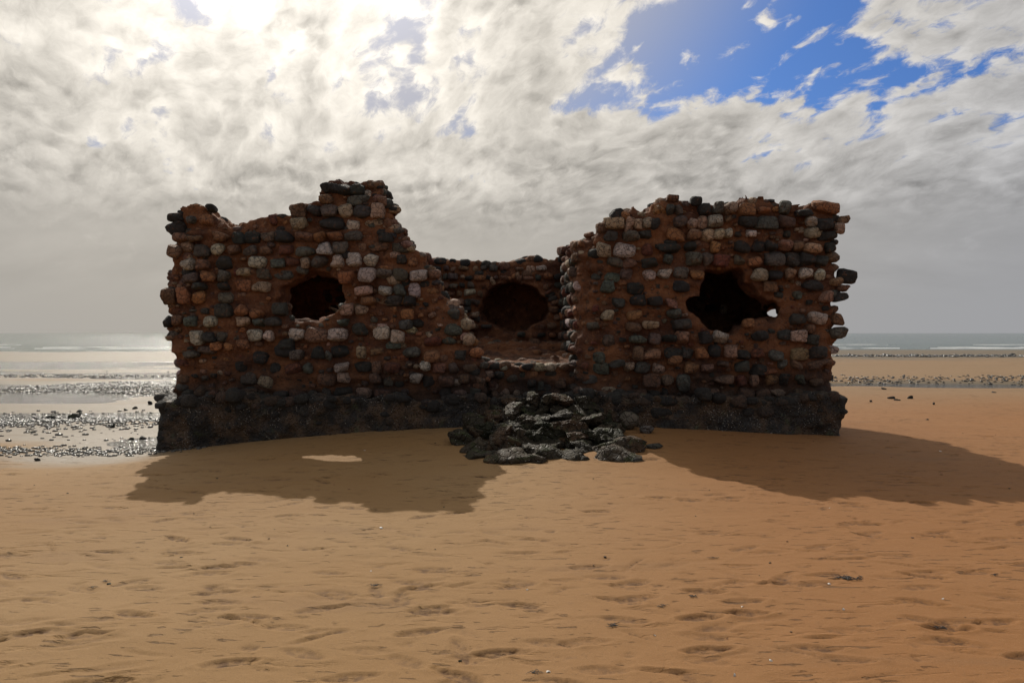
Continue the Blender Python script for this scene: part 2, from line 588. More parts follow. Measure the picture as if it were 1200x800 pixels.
def build_ground():
    xs = np.arange(-8.5, 8.5001, 0.026)
    g = [8.5]
    st = 0.03
    while g[-1] < 6000:
        st *= 1.09
        g.append(g[-1] + st)
    g = np.array(g[1:])
    xs = np.concatenate([-g[::-1], xs, g])
    ys = [-40, -20, -10, -5, -2, 0, 1.0, 1.8, 2.2, 2.5]
    while ys[-1] < 13.2:
        ys.append(ys[-1] + max(0.014, ys[-1] * 0.0038))
    while ys[-1] < 110:
        ys.append(ys[-1] * 1.010)
    while ys[-1] < 9000:
        ys.append(ys[-1] * 1.25)
    ys = np.array(ys, float)
    X, Y = np.meshgrid(xs, ys)
    Z = terrain(X, Y)
    near = (np.abs(X) < 9) & (Y > 2) & (Y < 16)
    D = np.zeros_like(Z)
    D0 = np.where(near, 0.0022 * fbm(X * 1.1, Y * 3.0, X * 0, 1.6, 4, 3), 0)

    def dent(cx, cy, ang, kind):
        r = 0.42
        i0, i1 = np.searchsorted(xs, [cx - r, cx + r])
        j0, j1 = np.searchsorted(ys, [cy - r, cy + r])
        if i1 <= i0 or j1 <= j0:
            return
        x, y = X[j0:j1, i0:i1] - cx, Y[j0:j1, i0:i1] - cy
        ca, sa = math.cos(ang), math.sin(ang)
        u, v = x * ca + y * sa, -x * sa + y * ca
        dep = rng.uniform(0.004, 0.009) + 0.008 * rng.random()**3
        if kind == 'shoe':
            wv = 0.036 + 0.010 * np.cos(u * 14 + 0.6)
            q = np.sqrt((u / 0.145)**2 + (v / wv)**2)
            d = -dep / (1 + np.exp((q - 1) * 13))
            d += dep * 0.45 * np.exp(-((q - 1.25) / 0.22)**2) * (1 if rng.random() < .7 else 0.4)
            d = d * (1 + 0.30 * fbm(u * 30 + cx * 7, v * 40 + cy * 5, u * 0, 1.0, 2, 2))
            d += dep * 0.5 * np.exp(-((u - 0.17) / 0.04)**2 - (v / 0.05)**2)
        elif kind == 'worn':
            q = np.sqrt((u / 0.17)**2 + ((v + 0.02 * np.sin(u * 11 + cy * 9)) / 0.045)**2)
            d = -0.6 * dep * np.exp(-q**2) + 0.35 * dep * np.exp(-((q - 1.3) / 0.35)**2)
        elif kind == 'paw':
            d = 0
            for a, bb, rr in ((0, 0, 0.022), (0.034, 0.022, 0.011), (0.042, 0.0, 0.011), (0.034, -0.022, 0.011), (0.018, 0.036, 0.010)):
                d = d - dep * 1.1 * np.exp(-((u - a)**2 + (v - bb)**2) / rr**2)
        else:                                                       # a drawn-out drag line
            L = rng.uniform(0.05, 0.17)
            vv = v + 0.03 * np.sin(u * 7 + cx * 9)
            env = 1 / (1 + np.exp((np.abs(u) - L) * 40))
            d = env * (-1.1 * dep * np.exp(-(vv / 0.013)**2) + 0.6 * dep * np.exp(-((vv - 0.028) / 0.016)**2))
        D[j0:j1, i0:i1] += d
    for _ in range(1100):
        cy = 2.7 + 9.3 * rng.random()**0.9
        cx = rng.uniform(-0.80, 0.80) * (cy + 0.5)
        k = rng.choice(['shoe', 'worn', 'paw', 'line'], p=[0.30, 0.12, 0.20, 0.38])
        dent(cx, cy, rng.normal(0, 0.35) + (math.pi if rng.random() < .5 else 0), k)
    for _ in range(7):                                             # walking lines along the shore
        cy = rng.uniform(3.2, 10.5)
        cx = -0.75 * cy
        a = rng.normal(0, 0.18)
        s = 1
        while cx < 0.75 * cy:
            dent(cx + rng.normal(0, .03), cy + 0.09 * s, a + rng.normal(0, 0.1), 'shoe')
            cx += 0.62 * math.cos(a)
            cy += 0.62 * math.sin(a)
            s = -s
            if cy < 2.8 or cy > 12:
                break
    for px, py in ((498, 680), (505, 712), (492, 740), (540, 740), (540, 760), (536, 790), (470, 700), (440, 690)):
        yy = EYE * FPX / (py - 390)
        dent((px - 600) * yy / FPX, yy, rng.uniform(0, 3), 'shoe')
    Z = Z + D + D0
    nx, ny = len(xs), len(ys)
    V = np.stack([X, Y, Z], -1).reshape(-1, 3)
    i = np.arange(nx * ny).reshape(ny, nx)
    F = np.stack([i[:-1, :-1], i[:-1, 1:], i[1:, 1:], i[1:, :-1]], -1).reshape(-1, 4)
    sc = np.clip((-D.ravel() - 0.0032) / 0.007, 0, 1)
    o = link('beach_sand', make_mesh('beach_sand', V, F, [M_SAND], np.repeat(sc[:, None], 3, 1)))
    tag(o, kind='structure')


build_ground()


def sheet(name, xs, ys, zf, mat):
    X, Y = np.meshgrid(np.asarray(xs, float), np.asarray(ys, float))
    Z = zf(X, Y)
    nx, ny = X.shape[1], X.shape[0]
    i = np.arange(nx * ny).reshape(ny, nx)
    F = np.stack([i[:-1, :-1], i[:-1, 1:], i[1:, 1:], i[1:, :-1]], -1).reshape(-1, 4)
    return tag(link(name, make_mesh(name, np.stack([X, Y, Z], -1).reshape(-1, 3), F, [mat])), kind='structure')


def geo(a, b, n):
    return a * (b / a) ** (np.arange(n) / (n - 1))


sx = np.concatenate([-geo(60, 6000, 30)[::-1], np.linspace(-58, 58, 60), geo(60, 6000, 30)])
sheet('sea', sx, np.concatenate([np.arange(72, 140, 0.5), geo(140, 9000, 60)]),
      lambda X, Y: SEA_Z + np.where(Y < 200, 0.035 * np.sin(Y * 0.55 + 0.5 * fbm(X * 0.05, Y * 0.05, X * 0, 1, 2, 9)) + 0.03 * fbm(X * 0.1, Y * 0.3, X * 0, 1, 3, 4), 0), M_SEA)
sheet('tide_pool', np.linspace(-60, -3.2, 80), np.linspace(9.0, 46, 60), lambda X, Y: POOL_Z + 0 * X, M_POOL)
sheet('runnel_water', np.linspace(2.0, 60, 80), np.linspace(21, 28, 16), lambda X, Y: -0.150 + 0 * X, M_POOL)


# ------------------------------------------------------------------ stones
def ico(sub):
    import bmesh
    bm = bmesh.new()
    bmesh.ops.create_icosphere(bm, subdivisions=sub, radius=1)
    V = np.array([v.co[:] for v in bm.verts])
    F = np.array([[v.index for v in f.verts] for f in bm.faces])
    bm.free()
    return V / np.linalg.norm(V, axis=1)[:, None], F


ICO = {k: ico(k) for k in (1, 2, 3, 4)}


def rock_shape(sub, e, chops, rough, r=None, chop_at=(0.62, 0.92)):
    """unit stone: a squarish ellipsoid, flattened by a few random planes and roughened"""
    r = r or rng
    N, F = ICO[sub]
    P = np.sign(N) * np.abs(N)**e
    P /= np.abs(P).max(0) * 1.0
    for _ in range(chops):
        n = r.normal(size=3)
        n /= np.linalg.norm(n)
        h = r.uniform(*chop_at)
        d = P @ n
        P = P - np.where(d > h, (d - h) * 0.92, 0)[:, None] * n
    o = r.uniform(0, 100, 3)
    f = 1 + rough * fbm(P[:, 0] + o[0], P[:, 1] + o[1], P[:, 2] + o[2], 1.5, 3, 5)
    return P * f[:, None], F


PAL = {
    'P': (0.62, 0.53, 0.45), 'T': (0.52, 0.38, 0.27), 'D': (0.034, 0.033, 0.029), 'G': (0.150, 0.125, 0.100), 'U': (0.160, 0.100, 0.080),
    'N': (0.130, 0.138, 0.115), 'B': (0.260, 0.140, 0.078), 'O': (0.42, 0.185, 0.075), 'Q': (0.36, 0.205, 0.13), 'K': (0.070, 0.067, 0.056), 'R': (0.20, 0.066, 0.036)}
KINDTXT = {'P': 'pale grey', 'T': 'pale tan', 'D': 'near black', 'G': 'mid grey', 'U': 'purplish grey', 'N': 'green grey', 'B': 'brown', 'O': 'orange',
           'Q': 'pinkish brown', 'K': 'charcoal', 'R': 'dark red'}


def jitter_col(k):
    c = np.array(PAL[k])
    return c * rng.uniform(0.8, 1.22) * (1 + rng.normal(0, 0.05, 3))


class Rocks:
    def __init__(self):
        self.V, self.F, self.C, self.n = [], [], [], 0

    def add(self, V, F, c):
        q = V.mean(0)
        if q[0] > 3.5 and abs(q[0] - q[1] * 305 / FPX) < 0.26 and abs(q[2] - EYE - q[1] * 24 / FPX) < 0.24:
            return                                   # keeps the breach in the right tower open
        self.V.append(V)
        self.F.append(F + self.n)
        self.C.append(np.tile(np.asarray(c, float), (len(V), 1)))
        self.n += len(V)

    def mesh(self, name, mat):
        return make_mesh(name, np.concatenate(self.V), np.concatenate(self.F), [mat], np.concatenate(self.C))


def rot_z(P, a):
    c, s = math.cos(a), math.sin(a)
    return np.stack([P[:, 0] * c - P[:, 1] * s, P[:, 0] * s + P[:, 1] * c, P[:, 2]], 1)


def rand_rot(P, amt):
    a, b, c = rng.normal(0, amt, 3)
    ca, sa = math.cos(a), math.sin(a)
    P = np.stack([P[:, 0], P[:, 1] * ca - P[:, 2] * sa, P[:, 1] * sa + P[:, 2] * ca], 1)
    cb, sb = math.cos(b), math.sin(b)
    P = np.stack([P[:, 0] * cb + P[:, 2] * sb, P[:, 1], -P[:, 0] * sb + P[:, 2] * cb], 1)
    return rot_z(P, c)


def wall_stone(w, h, dep, sub=2, boxy=None):
    e = rng.uniform(0.36, 0.70) if boxy is None else boxy
    P, F = rock_shape(sub, e, rng.integers(3, 8), 0.12, chop_at=(0.66, 1.05))
    return rand_rot(P * np.array([w / 2, dep / 2, h / 2]), 0.09), F


# ------------------------------------------------------------------ the ruin
YF = 11.35
H = 0.036
root = bpy.data.objects.new('ruined_fort', None)
COL.objects.link(root)
root.location = (-0.15, 11.2, 0)
tag(root, 'roofless rubble stone ruin with two broken towers standing on the sand', 'ruin')


def place_child(o, parent=root):
    o.parent = parent
    if parent is root:
        o.location = (-root.location.x, -root.location.y, -root.location.z)
    return o


POLY_L = [(214, 500), (213, 440), (208, 415), (197, 392), (194, 350), (198, 310), (203, 280), (201, 252), (216, 247), (233, 241), (244, 249), (257, 262), (285, 259),
          (312, 255), (327, 250), (346, 246), (362, 241), (374, 233), (378, 217), (386, 213), (443, 213), (446, 235), (453, 239), (457, 258), (469, 273), (480, 291),
          (491, 299), (504, 320), (518, 342), (538, 366), (548, 386), (556, 410), (566, 430), (572, 500)]
POLY_R = [(672, 500), (674, 430), (678, 400), (685, 370), (691, 330), (695, 290), (699, 276), (706, 263), (717, 254), (737, 249), (757, 249), (764, 241), (781, 236),
          (789, 232), (797, 236), (813, 237), (822, 242), (840, 240), (860, 238), (873, 231), (886, 235), (905, 234), (925, 237), (940, 243), (951, 239), (972, 240),
          (979, 247), (979, 275), (982, 292), (974, 308), (978, 330), (974, 350), (978, 372), (972, 395), (974, 415), (964, 428), (968, 440), (976, 455), (978, 500)]
WIN_L = [(338, 372), (332, 355), (336, 338), (346, 327), (362, 321), (382, 324), (399, 330), (399, 352), (394, 362), (381, 368), (372, 373)]
WIN_R = [(804, 353), (818, 345), (824, 328), (828, 318), (850, 319), (868, 317), (872, 333), (884, 343), (894, 352), (903, 358), (902, 371), (886, 375),
         (870, 379), (862, 391), (848, 388), (832, 384), (818, 372), (806, 364)]


def ragged(P, zmin, amp):
    out = []
    for i, (x, y) in enumerate(P):
        out.append((x, y))
        x2, y2 = P[(i + 1) % len(P)]
        L = math.hypot(x2 - x, y2 - y)
        if max(y, y2) > zmin or L < 9:
            continue
        n = int(L // 7) + 1
        for k in range(1, n):
            out.append((x + (x2 - x) * k / n + rng.normal(0, amp), y + (y2 - y) * k / n + rng.normal(0, amp)))
    return out


WIN_L = [(x + random.gauss(0, 2.0), y + random.gauss(0, 2.0)) for x, y in WIN_L]
POLY_L, POLY_R = ragged(POLY_L, 470, 2.3), ragged(POLY_R, 470, 2.0)


def grid(x0, x1, y0, y1, z0, z1):
    a = np.arange(x0, x1 + H, H)
    b = np.arange(y0, y1 + H, H)
    c = np.arange(z0, z1 + H, H)
    return np.meshgrid(a, b, c, indexing='ij')


def lumps(X, Y, Z, seed, a=0.05):
    # worn mortar: broad hollows, knobbly crumbs and faint bedding ledges
    r = a * fbm(X, Y, Z, 2.1, 2, seed) + 0.034 * fbm(X, Y, Z, 7.0, 3, seed + 9, 0.65)
    return r + 0.016 * np.sin(Z * 31 + 2.0 * vnoise(X * 0.8, Y * 0.8, Z * 0.8, seed + 3))


def extr(P, X, Y, Z, y0, y1, Yp=YF):
    x2, z2 = X[:, 0, :], Z[:, 0, :]
    d2 = poly_sdf(to_plane(P, Yp), x2, z2)[:, None, :]
    dy = np.abs(Y - (y0 + y1) / 2) - (y1 - y0) / 2
    return np.maximum(np.broadcast_to(d2, Y.shape), dy)


def tower_left():
    X, Y, Z = grid(-5.75, -0.2, 11.1, 15.0, 0.2, 4.25)
    d = extr(POLY_L, X, Y, Z, YF, YF + 0.52)
    topz = 3.35 - 0.22 * (Y - 11.4)
    shade_slab = box_sdf(X, Y, Z, -5.1, -2.0, 13.1, 14.4, 2.66, 2.95)  # unseen slab added to darken the room behind the window
    side = np.maximum(box_sdf(X, Y, Z, -5.2, -4.6, 11.4, 14.6, 0.2, 9), Z - topz)
    back = np.maximum(box_sdf(X, Y, Z, -5.2, -1.9, 14.0, 14.6, 0.2, 9), Z - (3.02 + 0.12 * np.sin(X * 2.3)))
    inner = np.maximum(box_sdf(X, Y, Z, -2.55, -1.95, 11.5, 14.6, 0.2, 9), Z - (3.0 - 0.1 * (Y - 11.5)))
    d = np.minimum(np.minimum(np.minimum(d, side), np.minimum(back, inner)), shade_slab)
    win = extr(WIN_L, X, Y, Z, YF - 0.6, YF + 1.0)
    d = d + lumps(X, Y, Z, 1)
    return np.maximum(d, -(win - 0.05 + 0.9 * lumps(X, Y, Z, 3))), (X, Y, Z)


def tower_right():
    X, Y, Z = grid(0.6, 5.45, 11.1, 15.0, 0.2, 4.1)
    d = extr(POLY_R, X, Y, Z, YF, YF + 0.6)
    side = np.maximum(box_sdf(X, Y, Z, 4.35, 4.95, 11.4, 14.6, 0.2, 9), Z - (3.5 - 0.12 * (Y - 11.4)))
    back = box_sdf(X, Y, Z, 1.1, 4.95, 14.0, 14.6, 0.2, 3.3)
    inner = np.maximum(box_sdf(X, Y, Z, 1.02, 1.65, 11.5, 14.6, 0.2, 9), Z - (3.10 - 0.02 * (Y - 11.5)))
    shade_slab = box_sdf(X, Y, Z, 1.2, 4.9, 11.7, 14.5, 2.82, 3.2)  # unseen slab added to shut sun and sky light out of the room
    d = np.minimum(np.minimum(np.minimum(d, side), np.minimum(back, inner)), shade_slab)
    win = extr(WIN_R, X, Y, Z, YF - 0.6, YF + 1.2)
    # a ragged breach through the far corner of the room
    a, b = np.array([3.87, 11.0, EYE + 24 * 11.0 / FPX]), np.array([5.5, 15.62, EYE + 24 * 15.62 / FPX])
    ab = b - a
    tt = np.clip(((X - a[0]) * ab[0] + (Y - a[1]) * ab[1] + (Z - a[2]) * ab[2]) / (ab @ ab), 0, 1)
    dd = np.sqrt((X - a[0] - tt * ab[0])**2 + (Y - a[1] - tt * ab[1])**2 + (Z - a[2] - tt * ab[2])**2) - 0.12
    d = d + lumps(X, Y, Z, 21)
    d = np.maximum(d, -(win - 0.03 + 0.9 * lumps(X, Y, Z, 3)))
    dd = dd + 0.10 * fbm(X, Y * 0.25, Z, 7.5, 2, 91)
    return np.maximum(d, -dd), (X, Y, Z)


def rear_wall():
    X, Y, Z = grid(-2.6, 1.5, 14.1, 16.3, 0.6, 3.5)
    top = 3.06 + 0.05 * np.sin(X * 3.1) + 0.03 * np.sin(X * 7)
    d = np.maximum(box_sdf(X, Y, Z, -2.3, 1.3, 14.4, 15.0, 0.6, 9), Z - top)
    apse = box_sdf(X, Y, Z, -1.2, 1.2, 14.5, 16.0, 0.6, 2.95)
    d = np.minimum(d, apse)
    P = []
    for k in range(28):
        a = 2 * math.pi * k / 28
        r = 41.5
        P.append((603 + r * math.cos(a) * (1 if math.sin(a) > -0.55 else 0.93), 363 - (33 if math.sin(a) > 0 else 24) * math.sin(a)))
    d = np.maximum(d, -extr(P, X, Y, Z, 14.0, 15.6, 14.4))
    return d + lumps(X, Y, Z, 41, 0.03), (X, Y, Z)


def platform():
    X, Y, Z = grid(-2.4, 1.5, 11.2, 14.8, 0.2, 1.9)
    top = 1.16 + 0.075 * (Y - 11.5) + 0.12 * (Y > 13.7)
    d = np.maximum(box_sdf(X, Y, Z, -2.2, 1.3, 11.52, 14.6, 0.2, 9), Z - top)
    return d + lumps(X, Y, Z, 61), (X, Y, Z)


def plinth():
    X, Y, Z = grid(-5.75, 5.45, 10.75, 15.6, -0.6, 0.98)
    top = 0.66 + 0.07 * fbm(X, Y, X * 0, 1.3, 3, 8)
    mid = np.exp(-((X - 0.6) / 1.3)**2)
    d = np.maximum(box_sdf(X, Y, Z, -5.33, 5.02, 11.12 + 0.1 * mid, 15.2, -3, 9), Z - top)
    d = d + 0.07 * fbm(X, Y, Z, 1.7, 3, 81) + 0.034 * fbm(X, Y, Z, 7.0, 3, 90, 0.65) + 0.05 * np.clip((0.2 - Z) / 0.5, -1, 1)
    return d, (X, Y, Z)


def sampler(d, G):
    X, Y, Z = G
    o = np.array([X[0, 0, 0], Y[0, 0, 0], Z[0, 0, 0]])
    sh = np.array(d.shape)

    def f(x, y, z):
        q = np.clip(np.rint((np.array([x, y, z]) - o) / H).astype(int), 0, sh - 1)
        return d[tuple(q)]
    return f


def core(name, res, mat, label=None, zmin=None):
    d, G = res
    # close the grid so no side is left open
    d = d.copy()
    for ax in range(3):
        for e in (0, -1):
            s = [slice(None)] * 3
            s[ax] = e
            d[tuple(s)] = np.maximum(d[tuple(s)], 0.01)
    org = (G[0][0, 0, 0], G[1][0, 0, 0], G[2][0, 0, 0])
    V, F = surface_nets(d, org, H)
    o = place_child(link(name, make_mesh(name, V, F, [mat])))
    if label:
        o['label'] = label
    return o, sampler(d, G), V, F


def vert_normals(V, F):
    n = np.cross(V[F[:, 2]] - V[F[:, 0]], V[F[:, 3]] - V[F[:, 1]])
    N = np.zeros_like(V)
    for k in range(4):
        np.add.at(N, F[:, k], n)
    return N / (np.linalg.norm(N, axis=1)[:, None] + 1e-9)


OL, sdL, VL, FL = core('tower', tower_left(), M_MORTAR, 'broken tower with one dark window and a tall jagged corner, left of the gap')
OR_, sdR, VR, FR = core('tower', tower_right(), M_MORTAR, 'squarer broken tower with a ragged hole, right of the gap')
OB, sdB, VB, FB = core('rear_wall', rear_wall(), M_MORTAR, 'low rear wall with a dark arched niche')
OP, sdP, VP, FP = core('platform', platform(), M_MORTAR)
OF, sdF, VF_, FF = core('plinth', plinth(), M_PLINTH, 'dark barnacled footing')

# stones read off the photograph: centre, size (in a 3.43x crop), kind
TL = """295,318,52,45,P 175,378,60,48,P 240,380,55,40,B 322,370,62,50,D 457,368,72,44,P 543,372,52,38,N 647,325,72,38,N 727,315,64,50,P 792,312,60,50,G
775,366,56,44,P 843,360,64,50,P 914,358,54,50,P 702,366,66,46,G 896,420,70,58,P 816,424,64,58,O 160,502,56,64,O 220,507,50,54,O 322,562,72,54,K 390,562,56,48,O
330,510,62,44,G 881,483,70,36,T 968,480,54,40,P 1026,480,50,44,N 1085,480,48,56,P 813,556,50,48,T 873,562,56,40,T 899,525,62,32,O 755,215,98,56,D 838,218,56,50,P
622,218,62,46,T 620,165,62,56,B 683,160,54,44,D 744,162,62,46,G 808,163,56,54,T 877,170,72,48,K 860,122,90,40,N 732,117,54,38,B 803,77,60,44,D 857,80,54,42,D
760,75,40,40,D 728,75,36,40,D 940,165,52,58,T 957,125,44,40,B 378,270,60,46,D 437,270,56,44,D 500,268,54,46,U 567,268,70,48,D 645,268,70,36,B 708,268,44,40,O
766,264,62,36,O 838,264,70,38,G 975,268,62,42,D 942,308,74,44,B 310,268,64,36,B 207,274,62,28,B 149,270,54,36,B 125,325,54,56,B 130,230,70,50,D 130,190,62,34,D
200,200,36,34,N 270,155,36,28,D 100,505,52,64,B 98,605,36,46,D 133,602,46,42,B 187,606,50,42,N 268,606,52,42,P 393,608,60,36,T 457,610,50,34,N 517,605,64,36,K
800,610,46,28,N 1050,618,52,40,N 952,652,66,56,P 1016,667,54,52,P 780,660,70,46,P 690,658,92,62,Q 610,662,58,46,P 497,662,40,44,P 445,662,60,46,P 268,668,50,42,K
210,670,58,52,P 315,668,46,42,G 255,722,84,34,G 1070,728,66,42,N 785,725,64,46,D 695,728,58,46,D 563,722,70,54,D 965,418,56,44,G 1030,418,60,50,G 190,430,60,40,G
262,425,56,40,O 225,465,54,30,K 363,320,44,36,B 425,320,56,40,G 490,322,50,36,B 570,320,56,42,R 235,320,56,46,G 545,555,60,50,K 320,425,56,46,G
293,701,42,32,O 397,696,60,34,O 1155,746,60,48,O 998,698,56,28,N 740,741,28,40,N 465,751,56,48,D 615,741,46,40,G 1125,784,42,42,P 570,696,60,42,D 340,708,38,34,O 190,736,60,30,G"""
TR = """200,180,80,46,T 265,185,38,60,T 298,182,34,40,T 334,178,36,48,T 368,182,36,48,D 216,145,58,44,D 385,125,50,42,O 437,80,48,30,B 427,125,32,46,K 460,128,34,40,G
530,90,44,36,D 562,125,44,42,D 618,117,40,46,G 668,118,56,40,T 733,125,68,52,O 800,132,54,26,O 735,175,62,42,D 810,182,88,52,N 890,172,66,48,U 606,172,58,48,P
557,176,44,50,T 515,182,44,42,T 465,175,52,50,U 578,228,50,46,T 624,222,44,44,T 660,218,32,38,P 748,218,32,32,P 525,226,52,40,Q 452,225,78,52,O 990,172,42,44,P
1045,180,66,56,D 1000,215,58,44,T 1055,230,74,34,D 1100,200,40,46,T 1117,165,44,32,B 1045,118,100,52,O 960,138,60,26,D 165,282,66,66,T 245,290,84,58,P 335,284,44,50,R
417,280,92,34,D 505,272,50,40,D 715,272,60,46,D 777,272,54,42,D 828,272,44,42,D 888,268,56,40,Q 518,322,66,54,G 575,322,48,52,G 632,328,64,46,R 843,322,70,56,G
912,325,58,50,K 975,322,62,54,D 345,338,62,36,D 342,388,50,44,P 405,384,56,40,P 468,380,60,48,G 535,385,54,36,O 195,394,60,34,N 288,440,64,48,D 785,385,64,48,P
846,384,54,42,D 908,380,46,46,Q 968,380,54,44,P 1024,384,40,44,P 1130,390,76,56,D 1048,472,54,44,Q 1105,474,54,36,D 1118,438,48,26,B 995,428,76,42,D 938,468,34,34,N
1015,560,70,48,P 1105,562,52,44,B 1105,618,66,46,G 938,563,56,44,K 940,627,64,44,T 627,632,58,44,P 567,636,52,46,D 473,635,58,48,Q 422,640,50,36,D 297,643,64,32,N
363,640,52,44,U 350,586,66,32,T 468,584,74,38,K 285,546,62,36,O 218,495,44,46,K 178,547,48,44,T 120,592,52,36,G 785,577,54,36,B 740,578,40,36,O 785,630,60,38,D
885,625,50,40,K 555,697,48,44,O 672,690,56,50,Q 852,706,60,42,N 945,702,68,48,Q 350,705,80,50,Q 143,718,48,50,N 500,700,44,40,K 606,690,50,48,D 722,705,50,40,D 438,705,72,50,D
260,340,60,40,B 205,335,60,36,G 270,230,60,40,G 190,232,54,40,K 935,272,40,34,B 1068,275,40,40,D 300,700,40,60,B 1030,325,46,40,K
780,765,60,40,D 1020,745,80,36,B 820,768,80,36,O 715,750,54,44,K 640,742,40,26,U 210,742,60,30,K 445,725,54,40,O 930,745,50,40,B 480,820,56,70,N 640,805,70,36,Q"""


def parse(txt, ox, oy):
    out = []
    for tok in txt.split():
        a = tok.split(',')
        x, y, w, h = (float(q) / 3.4286 for q in a[:4])
        sc = YF / FPX
        out.append(((ox + x - 600) * sc, EYE + (390 - oy - y) * sc, w * sc, h * sc, a[4]))
    return out


stones_L, stones_R = parse(TL, 170, 200), parse(TR, 660, 210)


class Wall:
    """collects the stones of one wall: single ones as children, the rest in one mesh"""
    def __init__(self, owner):
        self.owner, self.rk, self.used = owner, Rocks(), []

    def finish(self):
        if self.rk.n:
            o = link('rubble_stones', self.rk.mesh('rubble_stones', M_STONE), self.owner)
            o['kind'] = 'stuff'


def single(owner, V, F, c, kind):
    o = link('stone', make_mesh('stone', V, F, [M_STONE], np.tile(c, (len(V), 1))), owner)
    o['label'] = KINDTXT[kind] + ' stone'
    return o


def traced(wall, lst, keep_n, y=YF):
    order = sorted(range(len(lst)), key=lambda i: -(lst[i][2] * lst[i][3] * (1.6 if lst[i][4] in 'PTON' else 1.0)))
    best = set(order[:keep_n])
    for i, (x, z, w, h, k) in enumerate(lst):
        dep = rng.uniform(0.20, 0.30)
        V, F = wall_stone(w * 1.07, h * 1.06, dep, 3)
        V = V + np.array([x, y - 0.004 + rng.uniform(-0.025, 0.022), z])
        c = jitter_col(k)
        if i in best:
            single(wall.owner, V, F, c, k)
        else:
            wall.rk.add(V, F, c)
        wall.used.append((x, z, w, h))


WL, WR, WB, WP, WF = (Wall(o) for o in (OL, OR_, OB, OP, OF))
traced(WL, stones_L, 48)
traced(WR, stones_R, 50)
KF = 'DDDKKKGGUNNBBBBBBOOQQQRRTTTP'


def courses(wall, sd, x0, x1, z0, z1, face, plane, sgn, skip=0.2, sub=2, step=0.203, size=(0.14, 0.30), hh=(0.135, 0.195), kinds=KF, inset=0.07, dens=None, zfun=None):
    """rows of stones in a wall face; face 'y': the plane y = plane, face 'x': x = plane; sgn = which way it looks"""
    z = z0
    while z < z1:
        u = x0 + rng.uniform(0, 0.2)
        while u < x1:
            w = rng.uniform(*size)
            h = rng.uniform(*hh)
            zc = z + rng.normal(0, 0.018)
            uc = u + w / 2
            u += w + abs(rng.normal(0.0, 0.028))
            if rng.random() < (dens(uc, zc) if dens else skip):
                continue
            pin = plane - sgn * inset
            ok = True
            for du in (-0.35 * w, 0.35 * w):
                for dz in (-0.3 * h, 0.3 * h):
                    q = sd(uc + du, pin, zc + dz) if face == 'y' else sd(pin, uc + du, zc + dz)
                    if q > -0.012:
                        ok = False
            if ok and face == 'y' and sgn < 0:
                for (sx_, sz_, sw, sh) in wall.used:
                    if abs(uc - sx_) < (w + sw) * 0.46 and abs(zc - sz_) < (h + sh) * 0.44:
                        ok = False
                        break
            if not ok:
                continue
            V, F = wall_stone(w * 1.02, h * 1.02, rng.uniform(0.18, 0.29), sub)
            off = plane + sgn * rng.uniform(-0.050, 0.032)
            V = V + (np.array([uc, off, zc]) if face == 'y' else np.array([off, uc, zc]))
            if face == 'x':
                V0 = V - np.array([off, uc, zc])
                V = rot_z(V0, math.pi / 2) + np.array([off, uc, zc])
            k = kinds[rng.integers(len(kinds))]
            wall.rk.add(V, F, jitter_col(k))
            if face == 'y' and sgn < 0:
                wall.used.append((uc, zc, w, h))
        z += step


def dens_L(x, z):
    d = 0.04
    d += 0.55 * math.exp(-((x + 3.9) / 0.55)**2 - ((z - 2.0) / 0.45)**2)     # plaster left of the window
    d += 0.35 * math.exp(-((x + 4.2) / 0.9)**2 - ((z - 1.15) / 0.35)**2)
    d += 0.45 * math.exp(-((x + 1.3) / 0.6)**2 - ((z - 1.7) / 0.5)**2)
    d += 0.35 * math.exp(-((x + 2.6) / 0.8)**2 - ((z - 1.2) / 0.3)**2)
    return d


def dens_R(x, z):
    d = 0.04
    d += 0.45 * math.exp(-((x - 1.6) / 0.5)**2 - ((z - 1.7) / 0.5)**2)
    d += 0.30 * math.exp(-((x - 2.2) / 0.5)**2 - ((z - 2.1) / 0.4)**2)
    d += 0.25 * math.exp(-((x - 1.6) / 0.5)**2 - ((z - 0.9) / 0.3)**2)
    return d


courses(WL, sdL, -5.3, -0.3, 0.72, 4.0, 'y', YF, -1, dens=dens_L, sub=3)
courses(WR, sdR, 0.9, 5.05, 0.72, 4.0, 'y', YF, -1, dens=dens_R, sub=3)


def fillers(wall, sd, n, x0, x1, z0, z1, plane, size=(0.05, 0.13)):
    """small stones pressed into the mortar between the big ones"""
    for _ in range(n):
        x, z, w = rng.uniform(x0, x1), rng.uniform(z0, z1), rng.uniform(*size)
        h = w * rng.uniform(0.5, 0.9)
        if sd(x, plane + 0.08, z) > -0.02 or sd(x - w, plane + 0.08, z) > 0 or sd(x + w, plane + 0.08, z) > 0:
            continue
        if any(abs(x - a) < (w + c) * 0.46 and abs(z - b) < (h + e) * 0.46 for a, b, c, e in wall.used):
            continue
        V, F = wall_stone(w, h, w, 2)
        wall.rk.add(V + np.array([x, plane + rng.uniform(0.0, 0.045), z]), F, jitter_col('DKGBBBOQRUT'[rng.integers(11)]))
        wall.used.append((x, z, w, h))


fillers(WL, sdL, 2600, -5.3, -0.3, 0.72, 4.0, YF)
fillers(WR, sdR, 2600, 0.9, 5.05, 0.72, 4.0, YF)
